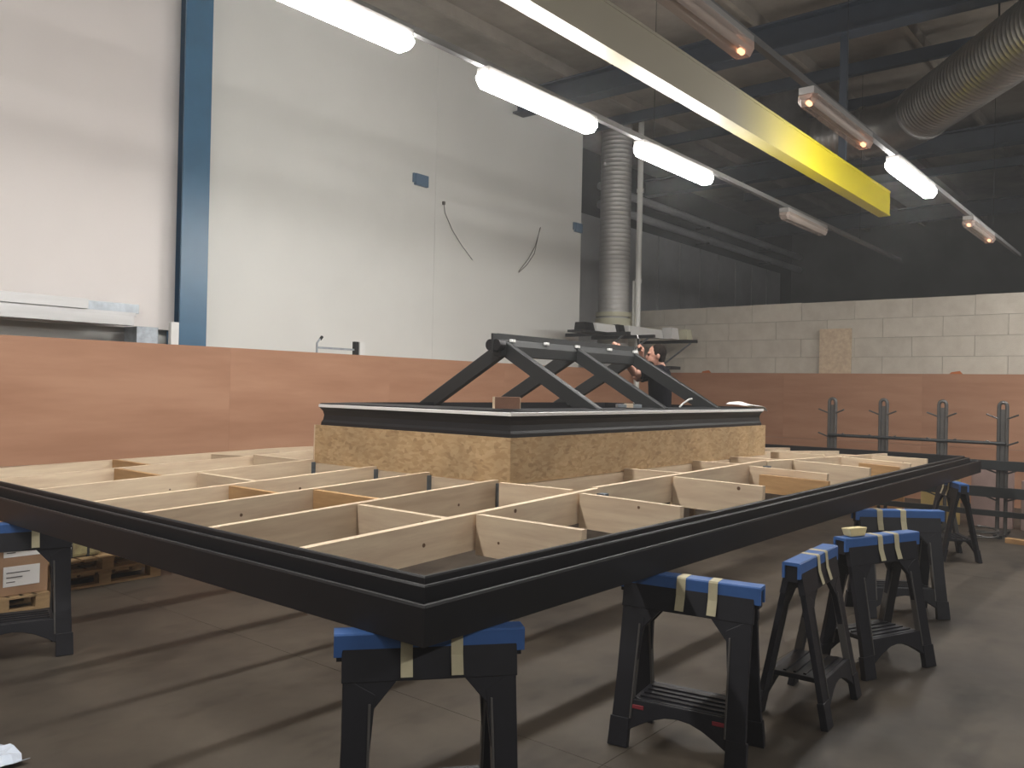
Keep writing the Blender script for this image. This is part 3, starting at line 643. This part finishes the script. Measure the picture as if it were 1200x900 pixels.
# back wall odds and ends
t = thing('leaning_board', 'pale wooden board standing upright against the block wall', 'board', (13.64, 3.13, 0)); MB().box(-.02, .02, -.285, .285, 0, 2.98).obj('board', 'pine', t)
for y, lb in ((5.67, 'left orange scrap on the back hoarding edge'), (1.10, 'right orange scrap on the back hoarding edge')):
    t = thing('orange_scrap', lb, 'scrap', (13.57, y, 2.156)); MB().add([(-.02, -.1, 0), (.02, -.1, 0), (.02, .1, 0), (-.02, .1, 0), (-.015, -.06, .05), (.015, -.05, .05), (.015, .07, .03), (-.015, .07, .03)], [(0, 3, 2, 1), (4, 5, 6, 7), (0, 1, 5, 4), (1, 2, 6, 5), (2, 3, 7, 6), (3, 0, 4, 7)]).obj('scrap', 'orange_clip', t)

# ================================================================= PIPE RACK AT THE FAR END
pr_ = thing('steel_rack', 'grey steel stock rack with hooped posts before the far hoarding', 'rack', (10.2, 0, 0))
for y in (2.01, 1.31, .565, -.14):
    hp = [(0, y - .045, .0), (0, y - .045, 1.66)] + [(0, y - .045 * math.cos(a), 1.66 + .05 * math.sin(a)) for a in (R(30), R(60), R(90), R(120), R(150))] + [(0, y + .045, 1.66), (0, y + .045, 0)]
    post = MB().tube(hp, .024, 10).obj('hooped_post', 'rack_grey', pr_, smooth=True)
    MB().box(-.004, .008, y - .035, y + .035, .5, 1.62).obj('post_web', 'rack_grey', post)
    for z in (1.50, 1.16, .80, .45):
        for s in (-1, 1): MB().tube([(-.02, y + s * .05, z), (-.06, y + s * .18, z + .055)], .011, 6).obj('peg', 'rack_grey', post)
    MB().box(-.25, .35, y - .05, y + .05, 0, .04).obj('foot', 'dark_steel', pr_)
MB().tube([(-.035, 2.05, 1.185), (-.035, -.18, 1.185)], .022, 8).obj('cross_rail', 'dark_steel', pr_)
for z, th in ((.905, .06), (.56, .065), (.29, .035)):
    MB().box(-.09, -.03, -1.6, 2.2, z - th, z + th).obj('cross_beam', 'dark_steel', pr_)
MB().box(-.12, .0, -1.3, -1.2, 0, 1.0).obj('end_post', 'dark_steel', pr_)
for x_, y_, z_, sx, sy, sz, m_, lb, cg in ((11.2, 1.55, 0, .25, .6, .86, 'osb_orange', 'orange chipboard pieces behind the steel rack', 'board'), (10.95, .72, 0, .2, .5, .86, 'yellow_board', 'yellow board upright behind the steel rack', 'board'),
                                           (11.1, .1, 0, .3, .5, .80, 'cardboard_pink', 'pinkish carton left of the bare rack post', 'carton'), (11.1, -.55, .0, .3, .6, .66, 'cardboard_pink', 'pinkish carton right of the bare rack post', 'carton'), (11.1, -1.25, .0, .3, .6, .66, 'cardboard_pink', 'pinkish carton farthest right behind the rack', 'carton')):
    t = thing('stacked_board' if cg == 'board' else 'flat_carton', lb, cg, (x_, y_, z_))
    n = 4 if cg == 'board' else 2
    for k in range(n): MB().box(-sx / 2 + k * sx / n, -sx / 2 + (k + .9) * sx / n, -sy / 2 + .03 * k, sy / 2, 0, sz - .05 * k if cg == 'board' else sz - .02 * k).obj('sheet', m_, t, bevel=.004)
t = thing('hose_coil', 'thin pale coiled hose on the floor beside the rack foot', 'hose', (9.75, -.02, .012))
MB().tube([(.16 * math.cos(a * .4), .16 * math.sin(a * .4), .004 * a) for a in range(34)], .012, 6).obj('hose', 'rack_grey', t, smooth=True)
t = thing('timber_offcut', 'orange brown timber offcut on the floor under the rack', 'offcut', (9.66, -.62, 0), R(80)); MB().box(-.35, .35, -.05, .05, 0, .06).obj('offcut', 'pine_brown', t, bevel=.004)

# ================================================================= THE MAN
HB = Vector((6.35, 2.645, 0)); FWD = Vector((-.634, .773, 0)); LFT = Vector((-.773, -.634, 0))
def W(a, b, z): return HB + FWD * a + LFT * b + Vector((0, 0, z))
FZ = .50
stp = thing('hop_up', 'low work platform standing inside the upstand', 'platform', (HB.x, HB.y, 0))
MB().box(-.32, .32, -.32, .32, FZ - .04, FZ).obj('deck', 'pallet_wood', stp)
for sx in (-1, 1):
    for sy in (-1, 1): MB().box(sx * .28 - .025, sx * .28 + .025, sy * .28 - .025, sy * .28 + .025, 0, FZ - .04).obj('leg', 'pallet_wood', stp)
man = thing('person', 'man in a dark shirt working at the far end of the lantern ridge', 'person', (HB.x, HB.y, FZ))
def ell(mb, c, ra, rb, rz_=None, n=14, m=9):
    # ellipsoid; ra forward, rb sideways, rz up
    rings = []
    for i in range(1, m):
        th = math.pi * i / m
        rings.append([c + FWD * (ra * math.sin(th) * math.cos(2 * math.pi * k / n)) + LFT * (rb * math.sin(th) * math.sin(2 * math.pi * k / n)) + Vector((0, 0, -rz_ * math.cos(th))) for k in range(n)])
    return mb.rings(rings)
def loft(mb, secs, n=16):
    # secs: (a, b, z, ra, rb) elliptical rings in horizontal planes
    return mb.rings([[W(a, b, z) + FWD * (ra * math.cos(2 * math.pi * k / n)) + LFT * (rb * math.sin(2 * math.pi * k / n)) for k in range(n)] for a, b, z, ra, rb in secs])
def limb(mb, pts, rs, n=12): return mb.tube([W(*p) for p in pts], list(rs), n)
LS, LE, LW, LH = (.02, .185, 1.985), (.33, .21, 1.945), (.50, .36, 2.17), (.545, .40, 2.235)
RS, RE, RW, RH = (.02, -.185, 1.985), (.27, -.10, 1.90), (.24, .08, 2.15), (.25, .12, 2.22)
def torso(mb, g=0.0):
    loft(mb, [(0, 0, 1.36, .115 + g, .165 + g), (0, 0, 1.45, .12 + g, .17 + g), (.0, 0, 1.60, .105 + g, .15 + g), (.01, 0, 1.75, .118 + g, .165 + g), (.015, 0, 1.88, .12 + g, .18 + g), (.01, 0, 1.98, .095 + g, .175 + g), (.0, 0, 2.03, .065 + g, .10 + g)])
def hand(mb, wr, palm, side):
    # palm along wr->palm, fingers curl forward over the ridge; side = +-1 thumb direction
    w_, p_ = W(*wr), W(*palm); d = (p_ - w_).normalized(); ac = (LFT * side); ac = (ac - d * ac.dot(d)).normalized(); cu = FWD * .75 + LFT * .55 - Vector((0, 0, .15)); cu = (cu - d * cu.dot(d)).normalized()
    mb.tube([w_, w_ + d * .03, p_, p_ + d * .03], [.026, .030, .036, .030], 10)
    base = p_ + d * .03
    for k, (off, L) in enumerate(((-.030, .075), (-.010, .085), (.010, .080), (.029, .062))):
        b0 = base + ac * off - d * .012
        mb.tube([b0, b0 + d * L * .42, b0 + d * L * .66 + cu * L * .32, b0 + d * L * .50 + cu * L * .66], [.0105, .0095, .0088, .0075], 8)
    tb = p_ - d * .02 - ac * .03
    mb.tube([tb, tb - ac * .028 + d * .03, tb - ac * .03 + d * .055 + cu * .02], [.013, .011, .009], 8)
body = MB(); torso(body)
hc = W(.065, 0, 2.165)
ell(body, hc + Vector((0, 0, .02)) - FWD * .012, .100, .078, .108)                     # skull
ell(body, hc + FWD * .030 - Vector((0, 0, .045)), .068, .062, .088)                     # face and jaw
ell(body, hc + FWD * .062 - Vector((0, 0, .098)), .030, .036, .026)                     # chin
ell(body, hc + FWD * .104 - Vector((0, 0, .022)), .018, .014, .026)                     # nose
ell(body, hc + FWD * .082 + Vector((0, 0, .022)), .018, .052, .012)                     # brow
ell(body, hc + FWD * .088 - Vector((0, 0, .064)), .014, .026, .012)                     # mouth
for s in (1, -1): ell(body, hc - FWD * .012 + LFT * (.079 * s) - Vector((0, 0, .012)), .020, .010, .033)
limb(body, [(.0, 0, 1.98), (.015, 0, 2.06), (.035, 0, 2.12)], (.062, .055, .052))
for S, E_, W_, H_, sd in ((LS, LE, LW, LH, 1), (RS, RE, RW, RH, -1)):
    mid = tuple((S[i] + E_[i]) / 2 for i in range(3)); fm = tuple(E_[i] * .65 + W_[i] * .35 for i in range(3))
    limb(body, [S, mid, E_], (.062, .052, .043)); limb(body, [E_, fm, W_], (.042, .043, .028)); hand(body, W_, H_, sd)
for s in (1, -1):
    limb(body, [(0, .09 * s, 1.42), (.02, .10 * s, 1.15), (.03, .10 * s, .98), (.0, .10 * s, .80), (-.02, .10 * s, .58)], (.092, .080, .056, .056, .038))
    body.rings([[W(a, .10 * s + bb * .042, z) for bb, z in ((-1, FZ + .005), (1, FZ + .005), (.8, zt), (-.8, zt))] for a, zt in ((-.09, FZ + .08), (.0, FZ + .11), (.10, FZ + .06), (.18, FZ + .035))])
def remesh(o, vs, sm=4):
    m = o.modifiers.new('remesh', 'REMESH'); m.mode = 'VOXEL'; m.voxel_size = vs; m.use_smooth_shade = True
    s = o.modifiers.new('smooth', 'SMOOTH'); s.factor = .5; s.iterations = sm
def wobj(mb, name, m, vs, sm=4):
    mb.v = [tuple(Vector(v) - Vector((HB.x, HB.y, FZ))) for v in mb.v]
    o = mb.obj(name, m, man); remesh(o, vs, sm); return o
bo = wobj(body, 'body', 'skin', .007, 3)
shirt = MB(); torso(shirt, .014)
for S, E_ in ((LS, LE), (RS, RE)):
    e = tuple(S[i] + (E_[i] - S[i]) * .80 for i in range(3)); limb(shirt, [(S[0] - .01, S[1] * .7, S[2] - .01), S, e], (.075, .078, .066))
wobj(shirt, 'shirt', 'shirt', .010, 4)
tr = MB(); loft(tr, [(0, 0, 1.33, .125, .175), (0, 0, 1.42, .135, .185), (0, 0, 1.50, .128, .178)])
for s in (1, -1): limb(tr, [(0, .09 * s, 1.42), (.02, .10 * s, 1.15), (.03, .10 * s, .98), (.0, .10 * s, .80), (-.02, .10 * s, .60)], (.106, .094, .072, .070, .062))
wobj(tr, 'trousers', 'trousers', .012, 4)
hr = MB(); ell(hr, hc + Vector((0, 0, .036)) - FWD * .026, .098, .084, .104); ell(hr, hc - FWD * .050 - Vector((0, 0, .02)), .062, .074, .085)
for s in (1, -1): ell(hr, hc - FWD * .002 + LFT * (.070 * s) + Vector((0, 0, .03)), .030, .014, .04)
wobj(hr, 'hair', 'hair', .008, 2)
bd = MB(); ell(bd, hc + FWD * .050 - Vector((0, 0, .085)), .050, .058, .045)
wobj(bd, 'beard', 'hair', .008, 2)
for s in (1, -1):
    ey = MB(); ell(ey, hc + FWD * .088 + LFT * (.030 * s) + Vector((0, 0, .004)), .010, .012, .008, 8, 6); ey.v = [tuple(Vector(v) - Vector((HB.x, HB.y, FZ))) for v in ey.v]; ey.obj('eye', 'hair', man, smooth=True)
    bt = MB(); bt.rings([[W(a, .10 * s + bb * .052, z) for bb, z in ((-1, FZ + .001), (1, FZ + .001), (.85, zt), (-.85, zt))] for a, zt in ((-.105, FZ + .11), (.0, FZ + .16), (.10, FZ + .09), (.20, FZ + .05))])
    wobj(bt, 'boot', 'boot', .012, 3)
tool = thing('hand_tool', 'small dark hand tool held up in the man\'s far hand', 'tool', tuple(W(.275, .15, 2.255)))
MB().tube([(0, 0, -.05), (-.012, .012, .09)], .016, 10).obj('handle', 'anthracite', tool, smooth=True); MB().tube([(-.012, .012, .09), (-.02, .02, .13)], .006, 8).obj('shaft', 'strip_white', tool, smooth=True)
